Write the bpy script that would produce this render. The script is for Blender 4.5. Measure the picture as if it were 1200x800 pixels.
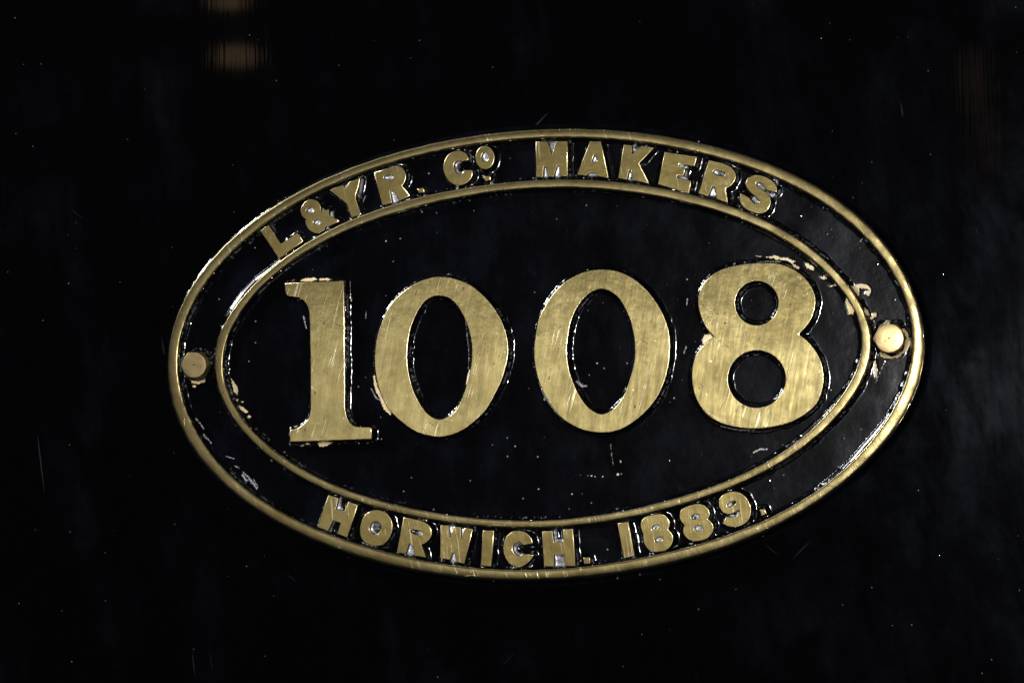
import bpy, bmesh, math, random
import numpy as np
from mathutils import Matrix, Vector

# ------------------------------------------------------------------ scene, camera, light
for o in list(bpy.data.objects):
    bpy.data.objects.remove(o)
scene = bpy.context.scene
COL = scene.collection
rng = np.random.default_rng(11)
random.seed(5)

CAM = np.array((0.42, -1.87, -0.10)); AIM = np.array((0.0, -0.011, 0.0))
ROLL = math.radians(-0.9); FPX = 3620.0          # focal length in photo pixels (1200 wide)
_f = (AIM - CAM) / np.linalg.norm(AIM - CAM)
_r = np.cross(_f, (0, 0, 1.0)); _r /= np.linalg.norm(_r); _u = np.cross(_r, _f)
_R = math.cos(ROLL) * _r + math.sin(ROLL) * _u
_U = -math.sin(ROLL) * _r + math.cos(ROLL) * _u
cam_d = bpy.data.cameras.new('camera'); cam = bpy.data.objects.new('camera', cam_d); COL.objects.link(cam)
cam.matrix_world = Matrix(((_R[0], _U[0], -_f[0], CAM[0]), (_R[1], _U[1], -_f[1], CAM[1]),
                           (_R[2], _U[2], -_f[2], CAM[2]), (0, 0, 0, 1)))
cam_d.sensor_width = 36; cam_d.lens = FPX / 1200 * 36; cam_d.clip_start = 0.05; cam_d.clip_end = 50
scene.camera = cam

world = bpy.data.worlds.new('World'); scene.world = world; world.use_nodes = True
world.node_tree.nodes['Background'].inputs[0].default_value = (0.9, 0.95, 1.0, 1)
world.node_tree.nodes['Background'].inputs[1].default_value = 0.004

def lamp(name, loc, aim, sx, sy, power, col):
    l = bpy.data.lights.new(name, 'AREA'); l.shape = 'ELLIPSE'; l.size = sx; l.size_y = sy
    l.energy = power; l.color = col
    o = bpy.data.objects.new(name, l); COL.objects.link(o); o.location = loc
    o.rotation_euler = (Vector(aim) - Vector(loc)).to_track_quat('-Z', 'Y').to_euler()
    return o
# camera flash, beside and above the lens
lamp('flash_lamp', (0.335, -1.88, 0.035), (0.10, 0, 0), 0.06, 0.04, 24.0, (1.0, 0.985, 0.97))
# a small bright opening high on the left of the hall
lamp('hall_light', (-1.93, -0.78, 1.09), (0, 0, 0), 0.20, 0.20, 32.0, (0.90, 0.94, 1.0))
lamp('hall_light', (-1.51, -0.93, 1.32), (0, 0, 0), 0.16, 0.16, 22.0, (0.90, 0.94, 1.0))  # second light, added to carry the glints further along the bands
# warm hall lamps that mirror faintly in the paint
lamp('warm_lamp', (-2.021, -5.75, 1.07), (-0.1, 0, 0.1), 0.09, 0.06, 0.011, (1.0, 0.64, 0.33))
lamp('warm_lamp', (-2.043, -5.75, 1.217), (-0.1, 0, 0.1), 0.08, 0.05, 0.009, (1.0, 0.64, 0.33))
lamp('warm_lamp', (-0.125, -5.75, 0.919), (0.2, 0, 0.1), 0.04, 0.17, 0.0036, (1.0, 0.6, 0.45))
lamp('warm_lamp', (-0.1, -5.75, 0.771), (0.2, 0, 0.1), 0.03, 0.18, 0.0024, (1.0, 0.6, 0.45))

scene.view_settings.view_transform = 'Standard'; scene.view_settings.look = 'None'
scene.view_settings.exposure = 0.0; scene.view_settings.gamma = 1.0

# ------------------------------------------------------------------ plate coordinates (metres; h = height off the panel)
H_FIELD, H_FACE, H_BOLT = 0.0060, 0.0113, 0.0166
def on_plate(px, py, h=H_FACE):
    """measured photo point -> (across, up) on the plane that lies h in front of the panel"""
    px = np.asarray(px, float); py = np.asarray(py, float)
    d = _f[None] + ((px - 600) / FPX).reshape(-1, 1) * _R - ((py - 400) / FPX).reshape(-1, 1) * _U
    t = (-h - CAM[1]) / d[:, 1]
    p = CAM + t[:, None] * d
    return p[:, [0, 2]]

# ------------------------------------------------------------------ materials
def new_mat(name):
    m = bpy.data.materials.new(name); m.use_nodes = True
    nt = m.node_tree; nt.nodes.clear()
    out = nt.nodes.new('ShaderNodeOutputMaterial'); b = nt.nodes.new('ShaderNodeBsdfPrincipled')
    nt.links.new(b.outputs[0], out.inputs[0])
    return m, nt, b, out
def N(nt, t, **kw):
    n = nt.nodes.new(t)
    for k, v in kw.items():
        if k in n.inputs: n.inputs[k].default_value = v
        else: setattr(n, k, v)
    return n
def pos(nt, scale=(1, 1, 1), rot=(0, 0, 0), loc=(0, 0, 0)):
    g = nt.nodes.new('ShaderNodeNewGeometry'); mp = nt.nodes.new('ShaderNodeMapping')
    mp.inputs['Scale'].default_value = scale; mp.inputs['Location'].default_value = loc
    src = g.outputs['Position']
    if any(rot):                                   # turn first, then stretch
        m0 = nt.nodes.new('ShaderNodeMapping'); m0.inputs['Rotation'].default_value = rot
        nt.links.new(src, m0.inputs[0]); src = m0.outputs[0]
    nt.links.new(src, mp.inputs[0]); return mp.outputs[0]
def noise(nt, vec, scale, detail=3, rough=0.55):
    n = N(nt, 'ShaderNodeTexNoise', Scale=scale, Detail=detail, Roughness=rough); nt.links.new(vec, n.inputs['Vector']); return n.outputs['Fac']
def ramp(nt, fac, a, b, ca=(0, 0, 0, 1), cb=(1, 1, 1, 1)):
    r = nt.nodes.new('ShaderNodeValToRGB'); r.color_ramp.elements[0].position = a; r.color_ramp.elements[1].position = b
    r.color_ramp.elements[0].color = ca; r.color_ramp.elements[1].color = cb
    nt.links.new(fac, r.inputs[0]); return r.outputs[0]
def math_n(nt, op, a, b, clamp=False):
    n = nt.nodes.new('ShaderNodeMath'); n.operation = op; n.use_clamp = clamp
    for i, x in enumerate((a, b)):
        if isinstance(x, (int, float)): n.inputs[i].default_value = x
        else: nt.links.new(x, n.inputs[i])
    return n.outputs[0]
def mix(nt, fac, a, b):
    n = nt.nodes.new('ShaderNodeMix'); n.data_type = 'RGBA'
    if isinstance(fac, (int, float)): n.inputs[0].default_value = fac
    else: nt.links.new(fac, n.inputs[0])
    for i, x in ((6, a), (7, b)):
        if isinstance(x, tuple): n.inputs[i].default_value = x
        else: nt.links.new(x, n.inputs[i])
    return n.outputs[2]
def bump(nt, height, dist, strength=1.0, prev=None):
    n = N(nt, 'ShaderNodeBump', Strength=strength, Distance=dist); nt.links.new(height, n.inputs['Height'])
    if prev is not None: nt.links.new(prev, n.inputs['Normal'])
    return n.outputs[0]

def film(nt, shader, out, fac, normal=None):
    """thin bluish wiping haze on gloss paint: a weak, wide reflection"""
    g = N(nt, 'ShaderNodeBsdfGlossy', Roughness=0.27); g.inputs['Color'].default_value = (0.66, 0.76, 1.0, 1)
    mx = nt.nodes.new('ShaderNodeMixShader'); nt.links.new(fac, mx.inputs[0])
    nt.links.new(shader, mx.inputs[1]); nt.links.new(g.outputs[0], mx.inputs[2]); nt.links.new(mx.outputs[0], out.inputs[0])

def brass(name, c1, c2, rough, tilt=0.06, polish=0.12, scr=1.0, grough=0.22, aniso=0.0):
    m, nt, b, out = new_mat(name)
    big = noise(nt, pos(nt), 30, 4, 0.6)
    mid = noise(nt, pos(nt, loc=(3, 1, 2)), 150, 4, 0.65)
    soft = noise(nt, pos(nt, (260, 260, 34), (0, tilt, 0), (2, 1, 0)), 1.0, 4, 0.6)
    col = mix(nt, ramp(nt, big, 0.32, 0.68), c1, c2)
    dull = ramp(nt, mid, 0.45, 0.75)
    col = mix(nt, math_n(nt, 'MULTIPLY', dull, 0.32), col, (c1[0] * .70, c1[1] * .68, c1[2] * .64, 1))
    pale = ramp(nt, noise(nt, pos(nt, loc=(7, 5, 1)), 190, 4, .75), 0.66, 0.74)
    col = mix(nt, math_n(nt, 'MULTIPLY', pale, 0.5), col, (0.60, 0.53, 0.39, 1))
    fine = noise(nt, pos(nt, (1300, 1300, 45), (0, tilt, 0)), 1.0, 2, 0.5)
    fine2 = noise(nt, pos(nt, (700, 700, 26), (0, tilt - .12, 0), (4, 0, 9)), 1.0, 3, 0.6)
    # single scratches in three directions, present only here and there
    def scratch(t, off, sx, sz, lo):
        a = ramp(nt, noise(nt, pos(nt, (sx, sx, sz), (0, t, 0), off), 1.0, 1, 0.4), lo, lo + .03)
        return math_n(nt, 'MULTIPLY', a, ramp(nt, noise(nt, pos(nt, loc=off), 55, 2), .48, .60))
    scr_all = math_n(nt, 'MAXIMUM', scratch(tilt - .20, (4, 0, 9), 900, 30, .645), math_n(nt, 'MAXIMUM', scratch(tilt + 1.1, (1, 8, 3), 800, 34, .72), scratch(tilt - .5, (6, 2, 5), 700, 34, .74)))
    vor = N(nt, 'ShaderNodeTexVoronoi', Scale=300.0); nt.links.new(pos(nt), vor.inputs['Vector'])
    sep = N(nt, 'ShaderNodeSeparateColor'); nt.links.new(vor.outputs['Color'], sep.inputs[0])
    pit = math_n(nt, 'MULTIPLY', ramp(nt, vor.outputs['Distance'], 0.12, 0.26, (1, 1, 1, 1), (0, 0, 0, 1)),
                 ramp(nt, sep.outputs[0], 0.955, 0.965))
    col = mix(nt, math_n(nt, 'MULTIPLY', scr_all, 0.20), col, (0.72, 0.65, 0.45, 1))
    hs = math_n(nt, 'ADD', math_n(nt, 'MULTIPLY', fine, 0.4), math_n(nt, 'MULTIPLY', fine2, 0.5))
    n1 = bump(nt, mid, 0.00006, 0.8, bump(nt, big, 0.0004, 0.8))
    n2 = bump(nt, hs, 0.00008 * scr, 0.8, n1)
    n3 = bump(nt, math_n(nt, 'ADD', scr_all, pit), 0.00014, 0.5, n2)
    b.inputs['Metallic'].default_value = 1.0
    if aniso:                                      # brushed up and down: gloss spreads sideways
        b.inputs['Anisotropic'].default_value = aniso
        tv = N(nt, 'ShaderNodeCombineXYZ'); tv.inputs[0].default_value = 1.0; nt.links.new(tv.outputs[0], b.inputs['Tangent'])
    nt.links.new(col, b.inputs['Base Color'])
    rr = math_n(nt, 'ADD', math_n(nt, 'MULTIPLY', mid, 0.12), rough - 0.06)
    rr = math_n(nt, 'ADD', rr, math_n(nt, 'MULTIPLY', math_n(nt, 'SUBTRACT', soft, 0.5), 0.28))
    rr = math_n(nt, 'ADD', rr, math_n(nt, 'MULTIPLY', math_n(nt, 'SUBTRACT', fine2, 0.5), 0.16))
    nt.links.new(rr, b.inputs['Roughness'])
    nt.links.new(n3, b.inputs['Normal'])
    # polished high spots over the dull filed metal
    g = N(nt, 'ShaderNodeBsdfGlossy', Roughness=grough); nt.links.new(n3, g.inputs['Normal']); nt.links.new(col, g.inputs['Color'])
    mx = nt.nodes.new('ShaderNodeMixShader'); mx.inputs[0].default_value = polish
    nt.links.new(b.outputs[0], mx.inputs[1]); nt.links.new(g.outputs[0], mx.inputs[2]); nt.links.new(mx.outputs[0], out.inputs[0])
    return m

M_NUM = brass('polished_brass', (0.086, 0.069, 0.027, 1), (0.134, 0.109, 0.047, 1), 0.385, -0.10, 0.05, 1.0, 0.22, 0.92)
M_RIM = brass('rim_brass', (0.135, 0.107, 0.045, 1), (0.205, 0.165, 0.076, 1), 0.42, 0.5, 0.50, 0.7, 0.23, 0.76)
M_LET = brass('letter_brass', (0.098, 0.075, 0.026, 1), (0.150, 0.118, 0.045, 1), 0.42, 0.3, 0.08, 0.8, 0.22, 0.76)
M_BOLT = brass('bolt_brass', (0.36, 0.27, 0.125, 1), (0.44, 0.335, 0.165, 1), 0.50, 1.2, 0.20, 0.5)
M_ARRIS = brass('rubbed_arris_brass', (0.62, 0.51, 0.26, 1), (0.72, 0.60, 0.33, 1), 0.32, 0.3, 0.4, 0.3, 0.16)

def field_paint():
    m, nt, b, out = new_mat('black_enamel')
    at = N(nt, 'ShaderNodeAttribute', attribute_name='chip'); chip = at.outputs['Fac']
    at2 = N(nt, 'ShaderNodeAttribute', attribute_name='scuff'); scuff = at2.outputs['Fac']
    n_e = noise(nt, pos(nt), 900, 3, .6)
    edge = ramp(nt, math_n(nt, 'ADD', chip, math_n(nt, 'MULTIPLY', math_n(nt, 'SUBTRACT', n_e, .5), 1.7)), 0.52, 0.62)
    glint = N(nt, 'ShaderNodeAttribute', attribute_name='painted_glint').outputs['Fac']
    n_s = noise(nt, pos(nt, loc=(1, 2, 3)), 1100, 2, .6)
    sc = math_n(nt, 'MULTIPLY', ramp(nt, math_n(nt, 'ADD', scuff, math_n(nt, 'MULTIPLY', math_n(nt, 'SUBTRACT', n_s, .5), 1.6)), 0.45, 0.75), 0.75)
    dust = noise(nt, pos(nt, (1, 1, 0.6)), 42, 5, 0.7)
    vor = N(nt, 'ShaderNodeTexVoronoi', Scale=210.0); nt.links.new(pos(nt), vor.inputs['Vector'])
    sep = N(nt, 'ShaderNodeSeparateColor'); nt.links.new(vor.outputs['Color'], sep.inputs[0])
    speck = math_n(nt, 'MULTIPLY', ramp(nt, vor.outputs['Distance'], 0.07, 0.13, (1, 1, 1, 1), (0, 0, 0, 1)), ramp(nt, sep.outputs[0], 0.86, 1.0))
    col = mix(nt, ramp(nt, dust, 0.45, 0.85), (0.0014, 0.0014, 0.0020, 1), (0.0045, 0.0052, 0.0095, 1))
    col = mix(nt, math_n(nt, 'MULTIPLY', speck, 0.9), col, (0.60, 0.58, 0.56, 1))
    col = mix(nt, sc, col, (0.42, 0.40, 0.42, 1))
    tone = mix(nt, ramp(nt, noise(nt, pos(nt, loc=(5, 5, 5)), 160, 2), .4, .6), (0.74, 0.56, 0.25, 1), (0.80, 0.64, 0.38, 1))
    glint_fac = math_n(nt, 'MULTIPLY', math_n(nt, 'MULTIPLY', glint, ramp(nt, n_s, .26, .56)), ramp(nt, noise(nt, pos(nt, loc=(4, 4, 1)), 330, 2), .30, .50), True)
    col = mix(nt, glint_fac, col, (0.95, 0.94, 0.97, 1))  # glints put into the base colour as white
    col = mix(nt, edge, col, tone)
    nt.links.new(col, b.inputs['Base Color'])
    rr = math_n(nt, 'ADD', math_n(nt, 'MULTIPLY', math_n(nt, 'MAXIMUM', edge, sc), 0.35), math_n(nt, 'ADD', math_n(nt, 'MULTIPLY', dust, 0.10), 0.05))
    nt.links.new(rr, b.inputs['Roughness'])
    rr = math_n(nt, 'ADD', rr, math_n(nt, 'MULTIPLY', glint_fac, 0.20))
    nt.links.new(rr, b.inputs['Roughness'])
    nt.links.new(math_n(nt, 'ADD', math_n(nt, 'MULTIPLY', glint_fac, 1.2), 0.85), b.inputs['Specular IOR Level'])
    nt.links.new(math_n(nt, 'MAXIMUM', math_n(nt, 'MULTIPLY', dust, 0.001), glint_fac), b.inputs['Coat Weight']); b.inputs['Coat IOR'].default_value = 1.9; b.inputs['Coat Roughness'].default_value = 0.33; b.inputs['Coat Tint'].default_value = (0.85, 0.9, 1, 1)
    w = noise(nt, pos(nt), 260, 3, .5); f = noise(nt, pos(nt), 1400, 2, .6)
    n1 = bump(nt, w, 0.000010, 0.5)
    n2 = bump(nt, math_n(nt, 'ADD', math_n(nt, 'MULTIPLY', ramp(nt, f, .62, .80), 0.25), speck), 0.00004, 0.5, n1)
    n3 = bump(nt, edge, 0.0003, 0.8, n2)
    nt.links.new(n3, b.inputs['Normal'])
    film(nt, b.outputs[0], out, math_n(nt, 'MULTIPLY', ramp(nt, noise(nt, pos(nt, (1, 1, .6), (0, .5, 0)), 70, 5, .7), .38, .80), 0.0028))
    return m
M_FIELD = field_paint()

def panel_paint():
    m, nt, b, out = new_mat('black_panel_paint')
    streak = noise(nt, pos(nt, (420, 420, 9)), 1.0, 3, 0.6)
    wipe = noise(nt, pos(nt, (26, 26, 7), (0, 0.1, 0)), 1.0, 5, 0.65)
    blot = noise(nt, pos(nt, loc=(2, 9, 4)), 16, 5, 0.65)
    vor = N(nt, 'ShaderNodeTexVoronoi', Scale=170.0); nt.links.new(pos(nt), vor.inputs['Vector'])
    sep = N(nt, 'ShaderNodeSeparateColor'); nt.links.new(vor.outputs['Color'], sep.inputs[0])
    speck = math_n(nt, 'MULTIPLY', ramp(nt, vor.outputs['Distance'], 0.04, 0.085, (1, 1, 1, 1), (0, 0, 0, 1)), ramp(nt, sep.outputs[0], 0.88, 1.0))
    smear = math_n(nt, 'MULTIPLY', ramp(nt, wipe, 0.48, 0.80), ramp(nt, blot, 0.45, 0.75))
    col = mix(nt, smear, (0.0010, 0.0010, 0.0013, 1), (0.007, 0.0075, 0.011, 1))
    col = mix(nt, math_n(nt, 'MULTIPLY', speck, 0.7), col, (0.22, 0.22, 0.24, 1))
    def hair(t, off, lo):
        a = ramp(nt, noise(nt, pos(nt, (330, 330, 16), (0, t, 0), off), 1.0, 1, 0.4), lo, lo + .05)
        return math_n(nt, 'MULTIPLY', a, ramp(nt, noise(nt, pos(nt, loc=off), 18, 2), .55, .62))
    hairs = math_n(nt, 'MAXIMUM', hair(.12, (3, 1, 4), .74), math_n(nt, 'MAXIMUM', hair(-.8, (8, 2, 1), .77), hair(.9, (5, 7, 2), .77)))
    col = mix(nt, math_n(nt, 'MULTIPLY', hairs, 0.35), col, (0.05, 0.055, 0.07, 1))
    nt.links.new(col, b.inputs['Base Color'])
    nt.links.new(math_n(nt, 'ADD', math_n(nt, 'MULTIPLY', smear, 0.05), math_n(nt, 'ADD', math_n(nt, 'MULTIPLY', streak, 0.03), 0.016)), b.inputs['Roughness'])
    nt.links.new(math_n(nt, 'ADD', math_n(nt, 'MULTIPLY', smear, 0.02), 0.0), b.inputs['Coat Weight']); b.inputs['Coat Roughness'].default_value = 0.30; b.inputs['Coat Tint'].default_value = (0.85, 0.9, 1, 1)
    n1 = bump(nt, streak, 0.000020, 0.5)
    n2 = bump(nt, speck, 0.0001, 0.5, n1)
    nt.links.new(n2, b.inputs['Normal'])
    wisp = math_n(nt, 'MULTIPLY', ramp(nt, noise(nt, pos(nt, (55, 55, 20), (0, .25, 0), (1, 2, 3)), 1.0, 6, .72), .40, .80), ramp(nt, blot, .35, .75))
    film(nt, b.outputs[0], out, math_n(nt, 'ADD', math_n(nt, 'MULTIPLY', math_n(nt, 'ADD', wisp, math_n(nt, 'MULTIPLY', hairs, 2.5)), 0.0024), 0.0001))
    return m
M_PANEL = panel_paint()

# ------------------------------------------------------------------ helpers
def tag(o, label=None, cat=None, kind=None, group=None):
    if label: o['label'] = label
    if cat: o['category'] = cat
    if kind: o['kind'] = kind
    if group: o['group'] = group
    return o
ROOT_LOC = np.array((0.021, 0.0, -0.010))
def build(name, V, F, mat, parent=None, origin=None, smooth=None):
    """V: world-space vertices; the object's origin is put at `origin` (default: their centre)"""
    V = np.asarray(V, float)
    c = V.mean(0) if origin is None else np.asarray(origin, float)
    me = bpy.data.meshes.new(name); me.from_pydata((V - c).tolist(), [], [tuple(int(i) for i in f) for f in F]); me.update()
    if smooth is not None:
        me.polygons.foreach_set('use_smooth', np.array([bool(smooth)] * len(me.polygons)) if np.isscalar(smooth) else np.array(smooth))
    me.materials.append(mat)
    o = bpy.data.objects.new(name, me); COL.objects.link(o)
    if parent is not None:
        o.parent = parent; o.location = Vector(c) - PW[parent.name]
    else: o.location = c
    PW[o.name] = Vector(c)
    return o
PW = {}

def curve_pts(spec, step=3):
    """spec: (x, y) smooth points or (x, y, 1) corners -> dense closed polyline"""
    n = len(spec); out = []
    P = [np.array(s[:2], float) for s in spec]; K = [len(s) > 2 for s in spec]
    for i in range(n):
        j = (i + 1) % n
        a, b = P[i], P[j]
        if K[i] and K[j]:
            out.append(a); continue
        p0 = a - (b - a) * .5 if K[i] else P[i - 1]
        p3 = b + (b - a) * .5 if K[j] else P[(j + 1) % n]
        ta = (b - a) if K[i] else (b - p0) * .5
        tb = (b - a) if K[j] else (p3 - a) * .5
        la = np.linalg.norm(b - a)
        for t in (ta, tb):
            l = np.linalg.norm(t)
            if l > 1.4 * la: t *= 1.4 * la / l
        m = max(3, int(la / step) + 1) if la > 2 else 2
        for k in range(m):
            t = k / m; t2 = t * t; t3 = t2 * t
            out.append((2*t3-3*t2+1)*a + (t3-2*t2+t)*ta + (-2*t3+3*t2)*b + (t3-t2)*tb)
    return np.array(out)

def area2(p):
    x, y = p[:, 0], p[:, 1]
    return float(np.sum(x * np.roll(y, -1) - y * np.roll(x, -1)))

OUTLINES = []        # every raised outline, plate coordinates; used for the paint that creeps up the walls
def inset(c, d):
    """move a contour to its left (into the metal) by d, with limited mitres"""
    e = np.roll(c, -1, 0) - c; e /= np.maximum(np.linalg.norm(e, axis=1), 1e-12)[:, None]
    n2 = np.stack([-e[:, 1], e[:, 0]], 1); n1 = np.roll(n2, 1, 0)
    m = n1 + n2; l = np.linalg.norm(m, axis=1); m /= np.maximum(l, 1e-9)[:, None]
    k = np.minimum(1 / np.maximum(np.sum(m * n2, 1), 0.4), 1.8)
    return c + m * (k * d)[:, None]
def solid_from_contours(name, contours, mat, parent, h0, h1, bev, full=0.0):
    """flat-faced raised casting with a rubbed, rounded arris and drafted walls going down to h0"""
    from mathutils.geometry import tessellate_polygon
    cs = []
    for i, c in enumerate(contours):
        keep = np.linalg.norm(np.roll(c, -1, 0) - c, axis=1) > 3e-5
        c = c[keep]
        c = c if (area2(c) > 0) == (i == 0) else c[::-1]
        cs.append(inset(c, -full) if full else c)
    rows = [(-0.00035, h0), (0.0, h1 - bev), (bev * .12, h1 - bev * .45), (bev * .45, h1 - bev * .12), (bev, h1)]
    V, F, MI = [], [], []
    caps, capidx = [], []
    for c in cs:
        n = len(c); base = len(V)
        for d, h in rows:
            V += [(p[0], -h, p[1]) for p in inset(c, d)]
        for k in range(len(rows) - 1):
            for i in range(n):
                j = (i + 1) % n
                F.append((base + k * n + i, base + k * n + j, base + (k + 1) * n + j, base + (k + 1) * n + i)); MI.append(0 if k == 0 else 1)
        o4 = base + 4 * n
        caps.append([Vector((V[o4 + i][0], V[o4 + i][2], 0)) for i in range(n)]); capidx += list(range(o4, o4 + n))
    for t in tessellate_polygon(caps):
        t = [capidx[i] for i in t]
        a, b2, c2 = (np.array(V[i]) for i in t)
        if np.cross(b2 - a, c2 - a)[1] > 0: t = t[::-1]
        F.append(tuple(t)); MI.append(0)
    o = build(name, V, F, mat, parent, smooth=[len(f) == 4 for f in F])
    o.data.materials.append(M_ARRIS); o.data.polygons.foreach_set('material_index', np.array(MI, dtype=np.int32))
    m = o.modifiers.new('sharp', 'EDGE_SPLIT'); m.split_angle = math.radians(50)
    for c in contours: OUTLINES.append(c)
    return o

# ------------------------------------------------------------------ setting: the painted side sheet
pv, pf = [], []
nx, nz = 60, 44
xs = np.linspace(-0.62, 0.66, nx); zs = np.linspace(-0.46, 0.46, nz)
for side in (0, 1):
    for z in zs:
        for x in xs:
            w = 0.0006 * math.sin(x * 7 + 1) * math.cos(z * 9) if side == 0 else 0
            pv.append((x, (0.0 if side == 0 else 0.005) + w * 0, z))
for j in range(nz - 1):
    for i in range(nx - 1):
        a = j * nx + i
        pf.append((a, a + 1, a + nx + 1, a + nx))
o = nx * nz
for j in range(nz - 1):
    for i in range(nx - 1):
        a = o + j * nx + i
        pf.append((a, a + nx, a + nx + 1, a + 1))
ring = [i for i in range(nx)] + [j * nx + nx - 1 for j in range(1, nz)] + [(nz - 1) * nx + i for i in range(nx - 2, -1, -1)] + [j * nx for j in range(nz - 2, 0, -1)]
for k in range(len(ring)):
    a, b2 = ring[k], ring[(k + 1) % len(ring)]
    pf.append((a, a + o, b2 + o, b2))
panel = build('panel_wall', pv, pf, M_PANEL, smooth=True)
tag(panel, 'glossy black painted steel side sheet behind the oval plate', 'panel', 'structure')

# ------------------------------------------------------------------ the plate
plate = bpy.data.objects.new('number_plate', None); COL.objects.link(plate)
plate.location = ROOT_LOC; plate.empty_display_size = 0.05; PW['number_plate'] = Vector(ROOT_LOC)
tag(plate, 'oval cast brass locomotive number plate 1008 with raised lettering and black painted ground', 'number plate')

OO = [(203.2,380),(199.8,400),(197.8,420),(198.2,440),(200.3,460),(251.5,300),(235,320),(222,340),(211,360),(203.8,380),(260,291),(280,273.5),(300,257),(320,243),(340,230),
(360,218.5),(380,208.5),(400,201),(420,194),(440,187.5),(460,181),(480,174.5),(500,169),(520,165.5),(540,161.5),(560,158.5),(580,156.2),(600,153.8),(620,152),(640,151.2),(660,151),(680,151),
(700,151.5),(720,152.8),(740,154.5),(760,157.2),(780,160.2),(800,163.8),(820,167.5),(840,173),(860,177.8),(880,183.5),(900,190.5),(920,199.5),(940,210.5),(960,220),(980,233),(1000,248),
(1010,259),(1030,278),(1050,302),(1061,321),(1069,341),(1075,357),(1079,372),(1081,389),(1081.5,410),(1080,430),(1076,448),(1070,469),(1059,486),(1050,502),(1036,519),(1018,539),
(999.5,555),(985,567),(970,578),(955,589),(939,600),(919,611.5),(900,621.5),(885,628),(870,633.5),(852,639.5),(820,651),(800,656),(780,660.5),(760,664.5),(740,668.5),(720,671.5),(700,674.2),
(680,676.5),(660,678),(640,679),(620,679.5),(600,679.5),(580,678.5),(560,677.8),(540,676),(520,673),(500,670),(448,660),(430,655),(410,649),(363,630),(350,624.5),(330,615),(291,590),(275,577),(260,563),(228.5,530),(219,514),(210,495)]
OI = [(214.8,380),(210.5,400),(207.8,420),(208.8,440),(211.5,458),(269,300),(249.5,320),(234,340),(223.5,360),(260,308.5),(280,289),(300,270),(320,255.5),(340,242),(361,230),(380,221.5),(400,212),(420,204.5),(440,198),(460,191.2),
(480,185.5),(500,180),(520,175.5),(540,172),(560,169),(580,166.2),(600,163.8),(620,162.5),(640,162),(660,161.8),(680,162),(700,162.5),(720,163.8),(740,165.8),(760,168.5),(780,171.5),(800,175.5),(820,179.5),(840,184.8),(860,190.5),
(880,197.2),(900,204.5),(920,213),(940,224),(960,235.5),(980,250),(1000,264.5),(990,257),(1010,275.5),(1030,297),(1040,310),(1047,320),(1053.5,331),(1060,347),(1065,366),(1068.5,389),(1068.5,405),(1066.5,422),(1062,443),(1053,469),(1050,475),
(1040,492),(1025,510),(1012,525),(999,540),(988,551),(972,564),(963,570),(945,582),(930,591.5),(916,599),(900,608),(880,616.5),(860,623.5),(840,631),(819,637),(800,642),(780,647),(760,651),(740,655),(720,658.7),(700,661.7),
(680,664),(660,665.5),(640,666.8),(620,667.2),(600,667.5),(580,666.5),(560,665),(540,663),(520,660.5),(500,657),(470,650),(450,645),(430,640.5),(410,634.5),(390,626),(370,619),(350,610.5),(330,600.5),(314.5,589.5),(300,580),(280,565.5),(260,546.5),(244.5,530),(233,511),(225,494),(218,477)]
IO = [(263.5,380),(256,400),(252.8,420),(253.5,440),(256.8,460),(316.5,317),(300,329),(285,345),(272,363),(264,377),(329,307),(340,298),(360,284),(379,273),(408,259),(424,251.5),(440,246),(460,240),(480,234.7),(500,230.5),(520,224.8),(540,221),(560,218),(580,215),
(600,213),(620,211.8),(640,210.8),(660,210.2),(680,210.5),(700,211.5),(720,213),(740,215.2),(760,218),(780,221.2),(800,226),(820,231),(837,235),(882,251),(900,259),(919,270),(925,273.7),(950,291),(965,303),(983,320),(995,335),(1007,352),(1015,371),(1019,389),(1020,405),(1018,423),
(1014,438),(1006,455),(996,469),(990,477),(978,492),(960,508),(940,524.5),(936,528.5),(920,538),(900,550.5),(880,561.5),(865,567.5),(843,576.5),(820,584),(800,590.5),(764,600),(740,605.5),(720,610),(700,612.8),(680,615),(660,616.5),(640,617.8),(620,618.2),(600,618.2),(580,617.2),(560,616),(540,614.2),
(520,612),(500,608.2),(490,606),(470,602),(450,596),(430,590.5),(410,584.7),(390,577.5),(370,569),(350,559.5),(336,550),(320,537),(302,521.5),(290,510),(278,497),(266,482),(259,466)]
II = [(273,380),(264.5,400),(261.5,420),(263.8,440),(266.5,460),(319,324.5),(303,341),(286,359),(274,379),(336,310),(360,294),(380,283),(436,260),(460,250),(480,244),(524,234.5),(540,231.5),(560,228),(580,224.8),(600,222.5),(620,221.2),(640,220.5),(660,220),(680,220),(700,221.2),(720,223),(740,225),
(780,233),(880,261),(896,269.5),(950,304),(968,319.5),(980,333),(993,348),(1002,366),(1007.5,380),(1009,390),(1009,405),(1006.5,422),(1001.5,438),(993,454),(983,468),(978,475),(965,489),(952,501),(940,511.5),(931,520),(915,531),(900,540),(880,551),(859,560.5),(840,568),(820,574),(800,581),(725,600),(700,604),
(680,606),(660,607.5),(640,608.8),(620,609.6),(600,609.6),(580,608.5),(560,607),(540,605.3),(520,602.3),(506,600),(500,598.5),(480,594.5),(460,589.7),(440,584.3),(425,580),(410,574.5),(390,567.5),(370,558.7),(350,547.5),(333,536),(318,524),(304,510),(300,508),(285,493),(276,480),(269,467)]
OVAL_C = on_plate([640], [414])[0]
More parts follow.
